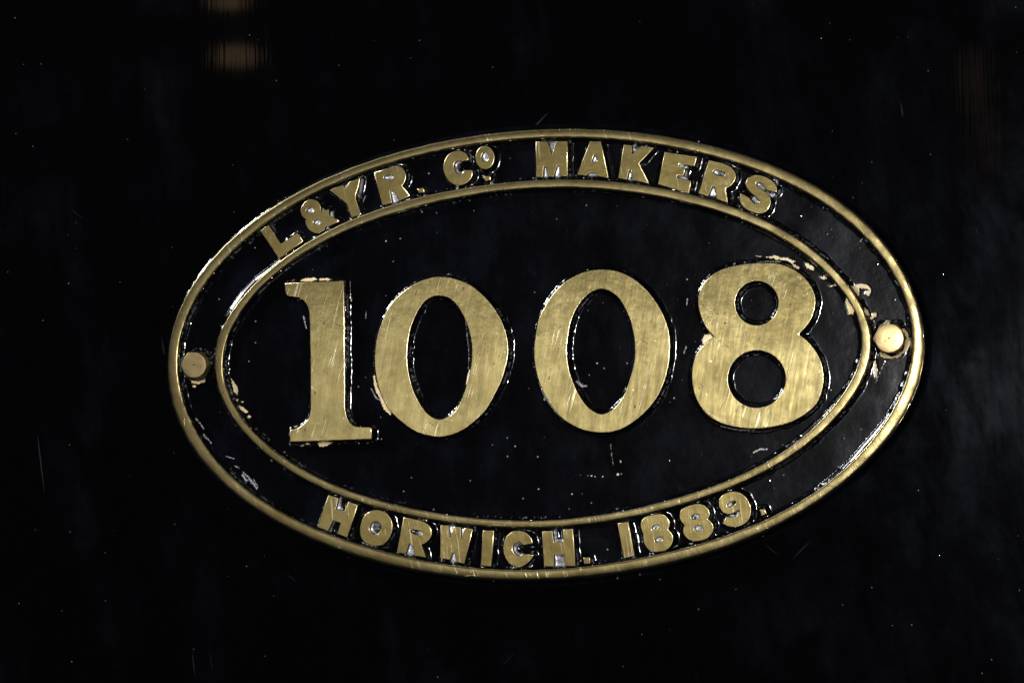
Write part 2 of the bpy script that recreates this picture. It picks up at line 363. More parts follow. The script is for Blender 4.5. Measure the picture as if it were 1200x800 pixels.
def fit_oval(pts, a, b, order, n):
    p = on_plate([q[0] for q in pts], [q[1] for q in pts]) - OVAL_C
    tilt = math.radians(0.9)
    R = np.array(((math.cos(tilt), math.sin(tilt)), (-math.sin(tilt), math.cos(tilt))))
    q = p @ R.T / np.array((a, b))
    th = np.arctan2(q[:, 1], q[:, 0]); rho = np.hypot(q[:, 0], q[:, 1])
    def basis(t): return np.stack([np.ones_like(t)] + [g(k * t) for k in range(1, order + 1) for g in (np.cos, np.sin)], 1)
    B = basis(th); A = B.T @ B + 1e-3 * np.diag([0] + [k ** 4 / 300 for k in range(1, order + 1) for _ in (0, 1)])
    co = np.linalg.solve(A, B.T @ rho)
    T = np.linspace(0, 2 * math.pi, n, endpoint=False)
    r = basis(T) @ co
    return (np.stack([r * np.cos(T) * a, r * np.sin(T) * b], 1) @ R) + OVAL_C
NR = 720
oval = {'OO': fit_oval(OO, .235, .14, 8, NR), 'OI': fit_oval(OI, .229, .134, 8, NR),
        'IO': fit_oval(IO, .204, .108, 9, NR), 'II': fit_oval(II, .199, .103, 9, NR)}
def wobble(n, amp, waves, seed):
    g = np.random.default_rng(seed); t = np.linspace(0, 2 * math.pi, n, endpoint=False); s = np.zeros(n)
    for k in waves: s += g.normal() * np.cos(k * t + g.uniform(0, 6.28)) / len(waves) ** .5
    return amp * s
def radial(c, amt):
    d = c - OVAL_C; return c + d / np.linalg.norm(d, axis=1)[:, None] * amt[:, None]
for i, k in enumerate(oval):
    oval[k] = radial(oval[k], wobble(NR, 0.00009, range(25, 140, 9), i))

def rim(name, outer, inner, h_out, h_in, mat, label, crown, seed, glint_tilt=0.0):
    w = wobble(NR, 0.00006, range(3, 60, 4), seed)
    prof = [(0.0, h_out, 0), (0.0, H_FACE - .0006, 0), (0.02, H_FACE - .0002, 1), (0.06, H_FACE, 1)] + \
           [(t, H_FACE + crown * math.sin(math.pi * t), 1) for t in (.2, .35, .5, .65, .8)] + \
           [(0.94, H_FACE, 1), (0.98, H_FACE - .0002, 1), (1.0, H_FACE - .0006, 0), (1.0, h_in, 0)]
    th = (np.arange(NR) / NR * 2 * math.pi + math.pi) % (2 * math.pi) - math.pi
    glint_drop = glint_tilt * np.exp(-((th + .18) / .30) ** 2)          # outer half sloped down here, shaped to catch the flash
    V, F = [], []
    m = len(prof)
    for k, (t, h, s) in enumerate(prof):
        p = outer * (1 - t) + inner * t
        for i in range(NR): V.append((p[i, 0], -(h + (w[i] - glint_drop[i] * (1 - t) if s else 0)), p[i, 1]))
    for k in range(m - 1):
        for i in range(NR):
            j = (i + 1) % NR
            F.append((k * NR + i, k * NR + j, (k + 1) * NR + j, (k + 1) * NR + i))
    o = build(name, V, F, mat, plate, smooth=True)
    o.data.materials.append(M_ARRIS)
    o.data.polygons.foreach_set('material_index', np.repeat([1 if k in (1, 2, m - 4, m - 3) else 0 for k in range(m - 1)], NR).astype(np.int32))
    md = o.modifiers.new('sharp', 'EDGE_SPLIT'); md.split_angle = math.radians(50)
    return tag(o, label)
rim('outer_rim', oval['OO'], oval['OI'], 0.0005, H_FIELD - .001, M_RIM, 'raised brass band round the outer edge of the oval plate', 0.00018, 3, 0.00058)
rim('inner_rim', oval['IO'], oval['II'], H_FIELD - .001, H_FIELD - .001, M_RIM, 'raised brass band between the lettering and the big numerals', 0.00010, 4)
OUTLINES += [oval['OI'], oval['IO'], oval['II']]

# painted skirt: the plate's own edge, under the outer rim, with the paint fillet on to the side sheet
V, F = [], []
sk = [(0.0, H_FACE - .0011), (0.0004, H_FACE - .00115), (0.0009, H_FACE - .00125), (0.0013, H_FACE - .0017), (0.0015, 0.0055), (0.0017, 0.0025), (0.0021, 0.0012), (0.0027, 0.0006), (0.0034, 0.00022), (0.0042, 0.00005), (0.0052, -0.0002)]
for k, (off, h) in enumerate(sk):
    p = radial(oval['OO'], off + wobble(NR, 0.00018 if k > 1 else 0.00001, range(30, 200, 11), 20 + k // 3))
    for i in range(NR): V.append((p[i, 0], -h, p[i, 1]))
for k in range(len(sk) - 1):
    for i in range(NR):
        j = (i + 1) % NR
        F.append((k * NR + i, (k + 1) * NR + i, (k + 1) * NR + j, k * NR + j))
tag(build('plate_edge', V, F, M_FIELD, plate, smooth=True), 'black painted edge of the plate beneath its outer band')

# ------------------------------------------------------------------ raised characters (measured outlines)
def win(x0, y0, s, pts): return [(x0 + p[0] / s, y0 + p[1] / s) + tuple(p[2:]) for p in pts]
def C(*pts): return [p + (1,) for p in pts]
def ell(cx, cy, rx, ry, n=40): return [(cx + rx * math.cos(2 * math.pi * k / n), cy + ry * math.sin(2 * math.pi * k / n)) for k in range(n)]
c_ = 1
A_ = (345, 226, 16); D_ = (360, 180, 10); E_ = (460, 155, 10); F_ = (560, 145, 10); G_ = (660, 145, 10)
P_ = (700, 600, 10); Q_ = (600, 600, 10); R_ = (500, 600, 10); S_ = (410, 580, 10); T_ = (330, 550, 10); O_ = (800, 560, 10); B_ = (795, 585, 16)
chars = [
 ('letter', 'L', [win(260, 230, 10, C((455,402),(548,338),(690,560),(885,430),(950,525),(668,728)))]),
 ('ampersand', '&', [win(*A_, [(222,495,c_),(150,440),(118,335),(150,235),(225,155),(330,125),(430,160),(482,235),(488,290,c_),(505,365,c_),(560,330,c_),(645,310,c_),(650,425,c_),(720,465,c_),(840,522,c_),(660,620,c_),(585,615,c_),(555,705,c_),(480,740),(400,752),(300,712),(238,640),(212,560)]),
   win(*A_, [(218,330),(260,280),(340,262),(372,310),(340,355),(262,372)]), win(*A_, [(350,555),(390,505),(450,490),(492,540),(460,590),(390,605)])]),
 ('letter', 'Y', [win(*D_, [(270,428,c_),(412,370,c_),(448,412,c_),(490,340,c_),(618,285,c_),(598,390),(568,480),(572,545),(628,712,c_),(518,748,c_),(462,585,c_)])]),
 ('letter', 'R', [win(*D_, [(785,225,c_),(960,170,c_),(1060,148),(1125,185),(1155,260),(1140,330),(1108,380,c_),(1200,492,c_),(1090,548,c_),(1015,440,c_),(965,435,c_),(990,575,c_),(880,605,c_)]),
   win(*D_, [(892,278),(930,255),(1000,248),(1012,275),(985,300),(920,312)])]),
 ('full_stop', 'after R', [win(*E_, C((295,668),(358,652),(372,700),(310,712)))]),
 ('letter', 'C', [win(*E_, [(888,325,c_),(875,268),(820,230),(740,222),(650,270),(602,370),(605,470),(650,560),(720,610),(790,620),(870,590),(928,520),(935,445,c_),(845,448,c_),(800,492),(750,480),(720,430),(718,370),(755,335),(800,340),(830,332,c_)])]),
 ('letter', 'small raised o', [win(*E_, ell(1083,297,108,135,28)), win(*E_, ell(1083,290,44,60,20))]),
 ('full_stop', 'under the small o', [win(*E_, C((1068,525),(1140,512),(1150,555),(1085,570)))]),
 ('letter', 'M', [win(*F_, C((682,212),(812,212),(868,375),(915,212),(1048,205),(1048,612),(970,615),(955,490),(925,490),(885,618),(828,620),(800,510),(768,500),(760,622),(682,625)))]),
 ('letter', 'A', [win(*G_, C((315,212),(440,208),(528,632),(400,612),(385,570),(300,572),(275,605),(165,598))), win(*G_, [(330,440,c_),(358,362,c_),(385,375),(402,435,c_),(365,455)])]),
 ('letter', 'K', [win(*G_, C((712,248),(808,258),(798,362),(925,262),(1058,285),(885,465),(1000,695),(832,662),(795,540),(768,538),(745,650),(645,638)))]),
 ('letter', 'E', [C((779.2,178.6),(816.5,184),(814,194.3),(805.5,193.3),(796,191.5),(794.8,195.2),(803,198),(800.5,206.2),(793.5,204.8),(792.5,209),(806,211.2),(809.5,212.3),(807.2,226.2),(771.2,216))]),
 ('letter', 'R', [[(831,188.1,c_),(845,191,c_),(853,194.2),(859,199),(862,204.5),(861,211.5),(856.5,217.2),(850,221,c_),(852.5,236.8,c_),(840,233,c_),(838,219,c_),(834.8,217.5,c_),(829.5,229.8,c_),(818.9,226.6,c_)],
   [(835,201.2),(838,198.8),(843.5,200),(849.2,201.8),(849.8,204.4),(847.5,206.8),(842,206),(837.5,205)]]),
 ('letter', 'S', [[(910,224.9,c_),(910,219.9),(907.5,214.9),(900.6,209.2),(891.2,205.8),(883.8,205.5),(876.9,209.2),(874,214.9),(875.6,220.5),(880.6,226.1),(886.2,230.5),(890.4,235.5),(888.6,238.6),(883.8,238.6),(879.6,234.9),(877.5,231.8,c_),(868.1,226.8,c_),(866.9,233),(868.8,239.2),(874.4,244.9),(884,249),(892,250),(899.5,246),(903,238),(901.5,230.5),(896.5,225),(890,220.5),(886,217),(886,214.2),(889,213.2),(893,215),(897,220),(898.8,222.8,c_)]]),
 ('letter', 'H', [win(*T_, C((550,302),(665,340),(628,468),(738,485),(785,378),(888,420),(768,792),(655,748),(692,622),(605,592),(545,712),(422,672)))]),
 ('letter', 'O', [win(*S_, [(310,175),(420,205),(488,310),(485,440),(410,560),(300,590),(190,560),(125,470),(130,340),(190,220)]), win(*S_, [(225,400),(250,330),(310,305),(365,350),(350,430),(290,462)])]),
 ('letter', 'R', [win(*S_, [(632,260,c_),(820,295,c_),(910,340),(955,410),(945,490),(890,552),(835,580,c_),(890,725,c_),(765,705,c_),(740,590,c_),(690,560,c_),(655,685,c_),(552,665,c_)]), win(*S_, [(708,420),(740,400),(795,408),(850,425),(845,455),(800,468),(730,445)])]),
 ('letter', 'W', [win(*R_, C((165,155),(250,155),(275,310),(325,165),(395,180),(402,325),(445,185),(540,200),(440,598),(350,580),(330,470),(300,475),(275,555),(160,535)))]),
 ('letter', 'I', [win(*R_, C((660,215),(788,218),(755,630),(635,620)))]),
 ('letter', 'C', [[(624,636,c_),(621.5,629),(615,623.5),(608,621.8),(600,623),(593,630),(590,640),(591.5,651),(598,660),(608,664),(617,660),(623,654),(625,650,c_),(613,649,c_),(608,651.5),(603,648),(600.5,643),(602,637.5),(607,635),(611.5,636.5),(613.5,638.2,c_)]]),
 ('letter', 'H', [win(*Q_, C((355,230),(470,215),(490,352),(605,345),(603,205),(712,195),(742,625),(620,628),(612,490),(485,490),(492,632),(375,630)))]),
 ('full_stop', 'after HORWICH', [win(*Q_, C((835,535),(908,528),(918,595),(845,600)))]),
 ('digit', '1', [win(*P_, C((240,130),(360,115),(435,505),(310,535)))]),
 ('digit', '8', [win(*P_, [(540,255,c_),(515,190),(512,125),(560,60),(650,30),(740,22),(800,45),(840,110),(840,160),(825,200,c_),(870,250),(885,310),(860,390),(800,440),(700,460),(620,450),(565,390),(540,320)]),
   win(*P_, [(632,185),(660,150),(715,140),(725,165),(690,200),(645,210)]), win(*P_, [(668,330),(700,290),(755,285),(768,315),(735,345),(690,350)])]),
 ('digit', '8', [win(*B_, [(120,480,c_),(50,400),(25,310),(50,210),(130,150),(250,105),(390,85),(480,110),(560,190),(585,270),(565,330),(545,365,c_),(620,430),(655,520),(620,630),(540,720),(400,768),(260,770),(160,720),(100,640),(90,560)]),
   win(*B_, [(230,340),(260,285),(350,262),(395,290),(370,350),(270,380)]), win(*B_, [(290,550),(330,490),(420,485),(465,535),(430,590),(340,600)])]),
 ('digit', '9', [win(*O_, [(425,310),(440,235),(500,182),(590,158),(680,178),(750,238),(795,330),(795,420),(760,500),(690,550),(610,568),(530,558),(470,530,c_),(512,452,c_),(570,462),(625,450),(660,415),(672,375,c_),(645,372,c_),(600,400),(540,418),(470,395)]),
   win(*O_, [(515,320),(550,275),(610,262),(625,290),(590,330),(530,340)])]),
 ('full_stop', 'after 1889', [win(*O_, C((905,370),(960,360),(985,410),(925,440)))]),
]
numerals = [
 ('1', [[(334,331.9,c_),(403.1,328.8,c_),(403.8,371.2,c_),(404.4,430,c_),(404.4,478,c_),(406.6,488.5),(411.2,496),(417.5,499.4),(425,500,c_),(432.5,500,c_),(435,501.2),(435.8,504,c_),(435.6,514.2,c_),(339.8,517.8,c_),(339.8,503.8,c_),(348.8,501.2),(356.2,496.2),(362,488.8),(364,478,c_),(364,430,c_),(363.1,378,c_),(361.9,364),(358.1,355),(351.9,349.6),(343.5,347.8),(337.5,346.9),(334.4,342.5)]]),
 ('0', [[(515.5,324),(535,327),(554.5,336),(572.5,352.5),(586,372),(593.5,391.5),(595.8,408),(594.6,422),(589,442.5),(580,462),(569.5,480),(554.5,495),(538,506),(517,511.8),(496,508.8),(479.5,501),(458.5,483),(447.5,465),(441.2,442.5),(439,425),(440.2,405),(444.2,387),(451.8,367.5),(461,352.5),(478,337.5),(497,327.8)],
        [(515.5,346.8),(527.5,350.2),(538,361.5),(547,379.5),(552.2,399),(553,416),(552.2,427.5),(548.5,445.5),(541,468),(532,483),(522,489.6),(512.5,490.8),(502,485.2),(493,474),(484,456),(478.8,435),(477.3,420),(477.9,405),(481.2,385.5),(488.3,367.5),(497.3,354),(506.5,348)]]),
 ('0', [[(708,315.5),(726,318.5),(744,327.5),(760.5,342.5),(774,362),(782.2,381.5),(785.2,400),(783.5,428),(775.5,455),(762,476.5),(744,493),(726,503.5),(708,506.8),(690,505.3),(674,499.8),(657,488.5),(643.5,472),(633,451),(627.3,430),(625.8,411),(627.8,392),(631.5,374),(637.8,360.5),(648,344.5),(661.5,331),(675,322.8),(690,317.2)],
        [(706,338.6),(720,344.8),(729.5,356),(738,374),(742.5,392),(744,410),(743.2,424),(738,445),(730.5,464),(720,478),(706.5,484.8),(696,481.8),(685.5,472.8),(675,455.5),(667.5,434.5),(664.5,415),(665.2,400),(668.4,380),(674.5,364),(682.8,351.5),(693,342.5)]]),
 ('8', [[(896,307.8),(914,309.2),(930.5,316),(944,326.5),(953,340),(956,355),(951.8,371.5),(944.5,383),(936.2,391.8,c_),(946,399),(957.5,413.5),(963.5,427.5),(965.5,445.5),(960.5,466.5),(950,480),(932,492),(912.5,498.5),(890,501.8),(867.5,501),(845,495.5),(827,484),(815,465),(810.8,442.5),(812.8,424.5),(818,412.5),(827,402.2),(836.8,394.8,c_),(827,383.5),(821,370),(818,353.5),(822,337),(833,323.5),(850,314),(872,309.2)],
        ell(886.9,355.2,25.2,25.6,48), ell(886.9,444,33.6,33.3,60)]),
]
word_of = ['', '', '', 'first R of the top line', '', 'C of the top line'] 
def to_plate(spec, step): 
    p = curve_pts(spec, step); q = on_plate(p[:, 0], p[:, 1])
    if area2(q) < 0: q = q[::-1]
    return q
seen = {}
for kind, ch, conts in chars:
    cs = [to_plate(s, 2.2) for s in conts]
    o = solid_from_contours(kind, cs, M_LET, plate, H_FIELD - .001, H_FACE - 0.00006 * random.random(), 0.00034, 0.00016)
    what = {'letter': 'small raised brass letter ' + ch, 'ampersand': 'small raised brass ampersand between L and Y',
            'full_stop': 'small raised brass full stop ' + ch, 'digit': 'small raised brass digit ' + ch + ' of the date'}[kind]
    tag(o, what.replace('letter small raised o', 'letter o, set high after C'))
for ch, conts in numerals:
    cs = [to_plate(s, 3.0) for s in conts]
    tag(solid_from_contours('numeral', cs, M_NUM, plate, H_FIELD - .001, H_FACE + .0002, 0.00045), 'large raised brass numeral ' + ch)

# ------------------------------------------------------------------ bolts
def bolt(px, py, r_px, tilt, label):
    c = on_plate([px], [py], H_BOLT)[0]; s = 0.000527
    r = r_px * s; Rh = r / math.cos(math.pi / 6) * 1.0
    nseg = 72; V, F = [], []
    def hexr(t):
        t = (t + math.pi / 6) % (math.pi / 3) - math.pi / 6
        return Rh * math.cos(math.pi / 6) / math.cos((abs(t) - math.pi / 6))
    rows = []
    h0, h1 = H_FIELD - .001, H_BOLT
    T = [2 * math.pi * k / nseg for k in range(nseg)]
    rows.append([(hexr(t), h0) for t in T])
    rows.append([(hexr(t), h1 - .0004 - (hexr(t) - r) * 1.0) for t in T])
    rows.append([(r * 1.0 - .00005, h1 - .0003) for t in T])
    rows.append([(r - .00025, h1 - .00008) for t in T])
    rows.append([(r - .0007, h1) for t in T])
    rows.append([(r * .5, h1 + .00003) for t in T])
    rows.append([(.0007, h1 + .00003) for t in T])
    rows.append([(.00035, h1 - .0004) for t in T])
    tx, tz = tilt
    for row in rows:
        for t, (rr, h) in zip(T, row):
            x, z = rr * math.cos(t), rr * math.sin(t)
            if h > h0 + 1e-6: h = h - tx * x - tz * z
            V.append((c[0] + x, -h, c[1] + z))
    for k in range(len(rows) - 1):
        for i in range(nseg):
            j = (i + 1) % nseg
            F.append((k * nseg + i, k * nseg + j, (k + 1) * nseg + j, (k + 1) * nseg + i))
    F.append([(len(rows) - 1) * nseg + i for i in range(nseg)])
    o = build('bolt', V, F, M_BOLT, plate, smooth=True)
    md = o.modifiers.new('sharp', 'EDGE_SPLIT'); md.split_angle = math.radians(25)
    OUTLINES.append(np.array([(c[0] + hexr(t) * math.cos(t), c[1] + hexr(t) * math.sin(t)) for t in T]))
    return tag(o, label)
bolt(227.3, 427.6, 15.3, (0.0, 0.0), 'hexagonal brass bolt head beside the numeral 1')
bolt(1042.2, 396.2, 16.4, (0.014, 0.0), 'bright brass bolt head ringed with chipped paint beside the numeral 8')

# ------------------------------------------------------------------ painted ground with fillets, chips, scuffs
STEP = 0.00046
lo = oval['OI'].min(0) - .001; hi = oval['OI'].max(0) + .001
gx = np.arange(lo[0], hi[0], STEP); gz = np.arange(lo[1], hi[1], STEP)
nx, nz = len(gx), len(gz)
GX, GZ = np.meshgrid(gx, gz)
def vnoise(cell, seed):
    g = np.random.default_rng(seed)
    a = g.random((int((hi[1] - lo[1]) / cell) + 4, int((hi[0] - lo[0]) / cell) + 4))
    fx = (GX - lo[0]) / cell; fz = (GZ - lo[1]) / cell
    ix = fx.astype(int); iz = fz.astype(int); tx = fx - ix; tz = fz - iz
    tx = tx * tx * (3 - 2 * tx); tz = tz * tz * (3 - 2 * tz)
    return (a[iz, ix] * (1 - tx) + a[iz, ix + 1] * tx) * (1 - tz) + (a[iz + 1, ix] * (1 - tx) + a[iz + 1, ix + 1] * tx) * tz
def window(p, m):
    i0 = max(0, int((p[:, 0].min() - m - lo[0]) / STEP)); i1 = min(nx, int((p[:, 0].max() + m - lo[0]) / STEP) + 2)
    j0 = max(0, int((p[:, 1].min() - m - lo[1]) / STEP)); j1 = min(nz, int((p[:, 1].max() + m - lo[1]) / STEP) + 2)
    return slice(j0, max(j0, j1)), slice(i0, max(i0, i1))
DMAX = 0.006
DIST = np.full(GX.shape, DMAX)
def seg_dist(X, Z, a, b):
    ab = b - a; l2 = max(ab @ ab, 1e-16)
    t = np.clip(((X - a[0]) * ab[0] + (Z - a[1]) * ab[1]) / l2, 0, 1)
    return np.hypot(X - a[0] - t * ab[0], Z - a[1] - t * ab[1])
def add_dist(poly, closed=True):
    n = len(poly)
    for s in range(0, n, 6):
        idx = [(s + k) % n for k in range(7) if closed or s + k < n]
        ch = poly[idx]; w = window(ch, DMAX)
        X, Z = GX[w], GZ[w]
        if X.size == 0: continue
        d = DIST[w]
        for k in range(len(ch) - 1): d = np.minimum(d, seg_dist(X, Z, ch[k], ch[k + 1]))
        DIST[w] = d
def inside(poly, X, Z):
    r = np.zeros(X.shape, bool)
    for a, b in zip(poly, np.roll(poly, -1, 0)):
        if a[1] == b[1]: continue
        c = (a[1] > Z) != (b[1] > Z)
        r ^= c & (X < (b[0] - a[0]) * (Z - a[1]) / (b[1] - a[1]) + a[0])
    return r
for c in OUTLINES: add_dist(c)
RAISED = np.zeros(GX.shape, bool)
for c in OUTLINES:
    w = window(c, .001); RAISED[w] ^= inside(c, GX[w], GZ[w])
# OI is the outer limit of the ground: flip so that only raised metal is marked
RAISED = ~RAISED
n1 = vnoise(.0035, 1); n2 = vnoise(.0012, 2); n3 = vnoise(.010, 3); n4 = vnoise(.03, 4)
W = 0.0027 + 0.0014 * (n1 - .3) + 0.0002 * n2
top = (H_FACE - H_FIELD) * (0.74 + 0.06 * (n2 - .5) + .10 * (n1 - .5))
fil = top * np.clip(1 - DIST / W, 0, 1) ** 2.5
HGT = H_FIELD + fil + 0.00002 * (n1 - .5) + 0.00007 * (n3 - .5) + 0.0003 * (n4 - .5) + 0.000012 * (n2 - .5)
BASE = HGT.copy()
HGT[RAISED] = H_FIELD + ((H_FACE - H_FIELD) * .6)

# thick smooth runs of enamel against the bands, where they face up and to the left
def run(px, slope, width, lip):
    p = on_plate([q[0] for q in px], [q[1] for q in px]); w = window(p, .006); X, Z = GX[w], GZ[w]
    d = np.full(X.shape, 1.0)
    for a, b in zip(p[:-1], p[1:]): d = np.minimum(d, seg_dist(X, Z, a, b))
    t = np.clip(1 - d / width, 0, 1)
    e = np.minimum(np.hypot(X - p[0, 0], Z - p[0, 1]), np.hypot(X - p[-1, 0], Z - p[-1, 1]))
    k = np.clip(e / .006, 0, 1) * (d < width)
    new = H_FACE - lip - slope * (.80 * d + .20 * d * d / width)
    HGT[w] = np.where(RAISED[w], HGT[w], HGT[w] * (1 - k) + np.maximum(HGT[w] * 0 + BASE[w], new) * k)
run([(262,382),(264,377),(272,363),(285,345),(300,329),(316.5,317),(329,307),(340,298)], .52, .0034, .0005)
run([(1050,475),(1040,492),(1025,510),(1012,525),(999,540),(988,551),(972,564),(963,570)], .66, .0026, .0005)
run([(993,454),(983,468),(978,475),(965,489),(952,501),(940,511.5),(931,520)], .66, .0022, .0005)

CHIP = np.zeros(GX.shape); SCUFF = np.zeros(GX.shape); GLINT = np.zeros(GX.shape)
def paint_poly(arr, px, soft=0.0008):
    p = on_plate([q[0] for q in px], [q[1] for q in px], H_FIELD + .0015)
    w = window(p, .003); X, Z = GX[w], GZ[w]
    if X.size == 0: return
    d = np.full(X.shape, 1.0)
    for a, b in zip(p, np.roll(p, -1, 0)): d = np.minimum(d, seg_dist(X, Z, a, b))
    s = np.where(inside(p, X, Z), d, -d)
    arr[w] = np.maximum(arr[w], np.clip(.5 + s / soft * .5, 0, 1))
def paint_line(arr, px, width):
    p = on_plate([q[0] for q in px], [q[1] for q in px], H_FIELD + .0015)
    w = window(p, .003); X, Z = GX[w], GZ[w]
    if X.size == 0: return
    d = np.full(X.shape, 1.0)
    for a, b in zip(p[:-1], p[1:]): d = np.minimum(d, seg_dist(X, Z, a, b))
    arr[w] = np.maximum(arr[w], np.clip(.5 + (width * .000527 - d) / .0005 * .5, 0, 1))
def blob(x, y, r, n=9): return [(x + r * math.cos(6.283 * k / n), y + r * math.sin(6.283 * k / n)) for k in range(n)]
for poly in [
 [(269.5,443),(272,445),(277,452),(278.8,458),(277,463.5),(273.5,460),(271,450)], blob(277.5,468.5,1.5), blob(283,471,1.3),
 [(280,475),(284,476.5),(290,481.5),(289,484.5),(284,481.5),(280,478)], blob(291,487.8,2.2),
 [(351,328.8),(355,326.2),(363,325.2),(369,324.8),(371,327.5),(365,329.8),(353,330.2)], [(373,326.3),(383,325.6),(389.5,328),(384,329),(374,328.6)],
 [(372,518.2),(382,516.8),(391,518.2),(382,522.2),(373,523.7)], [(357,519),(363,518.6),(363,520.6),(358,521)],
 [(436.3,438),(438.8,440),(442.5,455),(449.5,468),(459,483),(457,487),(448,477.5),(445.8,470),(440,459),(436.8,447)],
 [(548.8,434),(551,433),(550.5,441),(548,449),(546,452),(545.6,446)],
 [(885,300),(904,300.4),(907,298.3),(913,301.4),(921,301),(926,303),(932.5,306.3),(928,308.2),(920,305),(910,304),(903,302.3)],
 [(927,308),(932,310),(937.5,314.2),(935,316),(929.5,312.4)], [(942.5,308),(945.5,307),(948,309.2),(954,312.2),(953,317),(948,315.4),(943.8,312)],
 [(960.5,324.5),(965,323),(969,325.4),(966,327.4),(962,327.2)], [(971,334.5),(980,333),(980,335.2),(973,336)],
 [(997,335),(1003,332.8),(1009,331.6),(1017,333.6),(1020.4,338.5),(1019.4,345),(1017,347.4),(1013.2,344),(1014.6,340.8),(1017.4,339.8),(1015.5,338.6),(1007.3,337.4),(1006.8,344),(1007.4,349)],
 [(991,350),(990.2,354),(992.6,361),(994.2,368),(999.2,368),(1001.5,363),(996,355),(992.5,348)], [(1012.5,360),(1016,362),(1019,369),(1016.5,370.5),(1013.5,366)],
 [(1018.6,372.3),(1024,367),(1027,366),(1026.4,370.7),(1021,374)],
 [(1023,424),(1025.6,421.5),(1028.4,434),(1027.2,444),(1025.2,442),(1023.2,432)],
 [(822,398),(825.5,391.6),(831,391),(836,395),(830,399.4),(826,403.4),(822.6,402.4)],
 blob(727,541,1.3), blob(723.5,556,1.7), blob(680,557,.9), blob(688,556.7,.7), blob(693,557.5,.8), blob(697,558,.7), blob(706,558,.9), blob(670,578,1.1), blob(682,578.5,.9),
 [(222,445),(232,446.6),(241,443),(240,447.4),(231,450),(224,448.6)], [(223,449),(229,452),(228,454.6),(224,451.5)],
 [(410.2,346),(411.4,346),(411.6,353),(410.2,353)],
]: paint_poly(CHIP, poly)
for k in range(60):                                    # broken ring of bared paint round the right-hand bolt
    a = 6.283 * k / 60; wv = 1.6 + 1.4 * math.sin(3 * a + 1) + .8 * math.sin(7 * a)
    if -1.2 < math.atan2(math.sin(a - .45), math.cos(a - .45)) < 1.75 or 3.9 < a < 4.6:
        paint_poly(CHIP, blob(1044.3 + 19.6 * math.cos(a), 399.0 + 19.4 * math.sin(a), 1.2 + wv * .55))
for ln, wd in [([(283,556),(288,562.5)], 1.3), ([(284,553),(292,560)], .6), ([(296,561),(302,571)], .6), ([(274,545),(279,548)], .7), ([(263,534),(273,537)], .6), ([(229,490),(232,494)], .8),
 ([(233,495),(238,502)], .8), ([(238,509),(242,514)], .9), ([(243,514),(247,519)], .8), ([(293,562),(300,572)], .9), ([(288,557),(294,566)], .5), ([(355,370),(356,376),(358,384)], .9), ([(428.5,365),(428,373)], .6),
 ([(883,530),(890,526),(898,526)], .9), ([(715,520),(716,530),(718,545)], .4), ([(434,455),(440,466),(446,469)], .8), ([(888,308),(900,306),(915,306.5)], .6), ([(637,455),(643,470),(652,482),(662,491)], 1.6),
 ([(631,440),(633,452),(640,468)], .8), ([(676,447),(681,452),(686,452)], 1.3), ([(804,405),(801,414)], .7), ([(805,350),(804,358)], .5), ([(1036,425),(1030,438),(1026,448)], .35), ([(845,499),(860,503),(885,504)], .6),
 ([(545,375),(547,395),(549,415),(548,432)], .5), ([(906,226),(900,229),(896,225)], .8), ([(1007,283),(1010,280)], .5), ([(907,208),(911,214)], .5), ([(1049,329),(1053,334)], .6), ([(425,236),(428,228)], .5)]:
    paint_line(SCUFF, ln, wd)
# white glints painted into the counters and notches of the small characters
def paint_glint(px, amount, hh=.0022, soft=.0007):
    t = np.zeros(GX.shape); global GLINT
    p = on_plate([q[0] for q in px], [q[1] for q in px], H_FIELD + hh)
    w = window(p, .003); X, Z = GX[w], GZ[w]
    if X.size == 0: return
    d = np.full(X.shape, 1.0)
    for a, b in zip(p, np.roll(p, -1, 0)): d = np.minimum(d, seg_dist(X, Z, a, b))
    sg = np.where(inside(p, X, Z), d, -d)
    k = np.clip(.55 + sg / soft, 0, 1)
    GLINT[w] = np.maximum(GLINT[w], amount * k)
    pool = H_FIELD + .0021 + .5 * .46 * .0018 * np.clip(1 - DIST[w] / .0018, 0, 1) ** 2 + .00010 * (n2[w] - .5)
    HGT[w] = np.where(RAISED[w], HGT[w], HGT[w] * (1 - k) + pool * k)
def wr(W, *pts): return win(*W, pts)
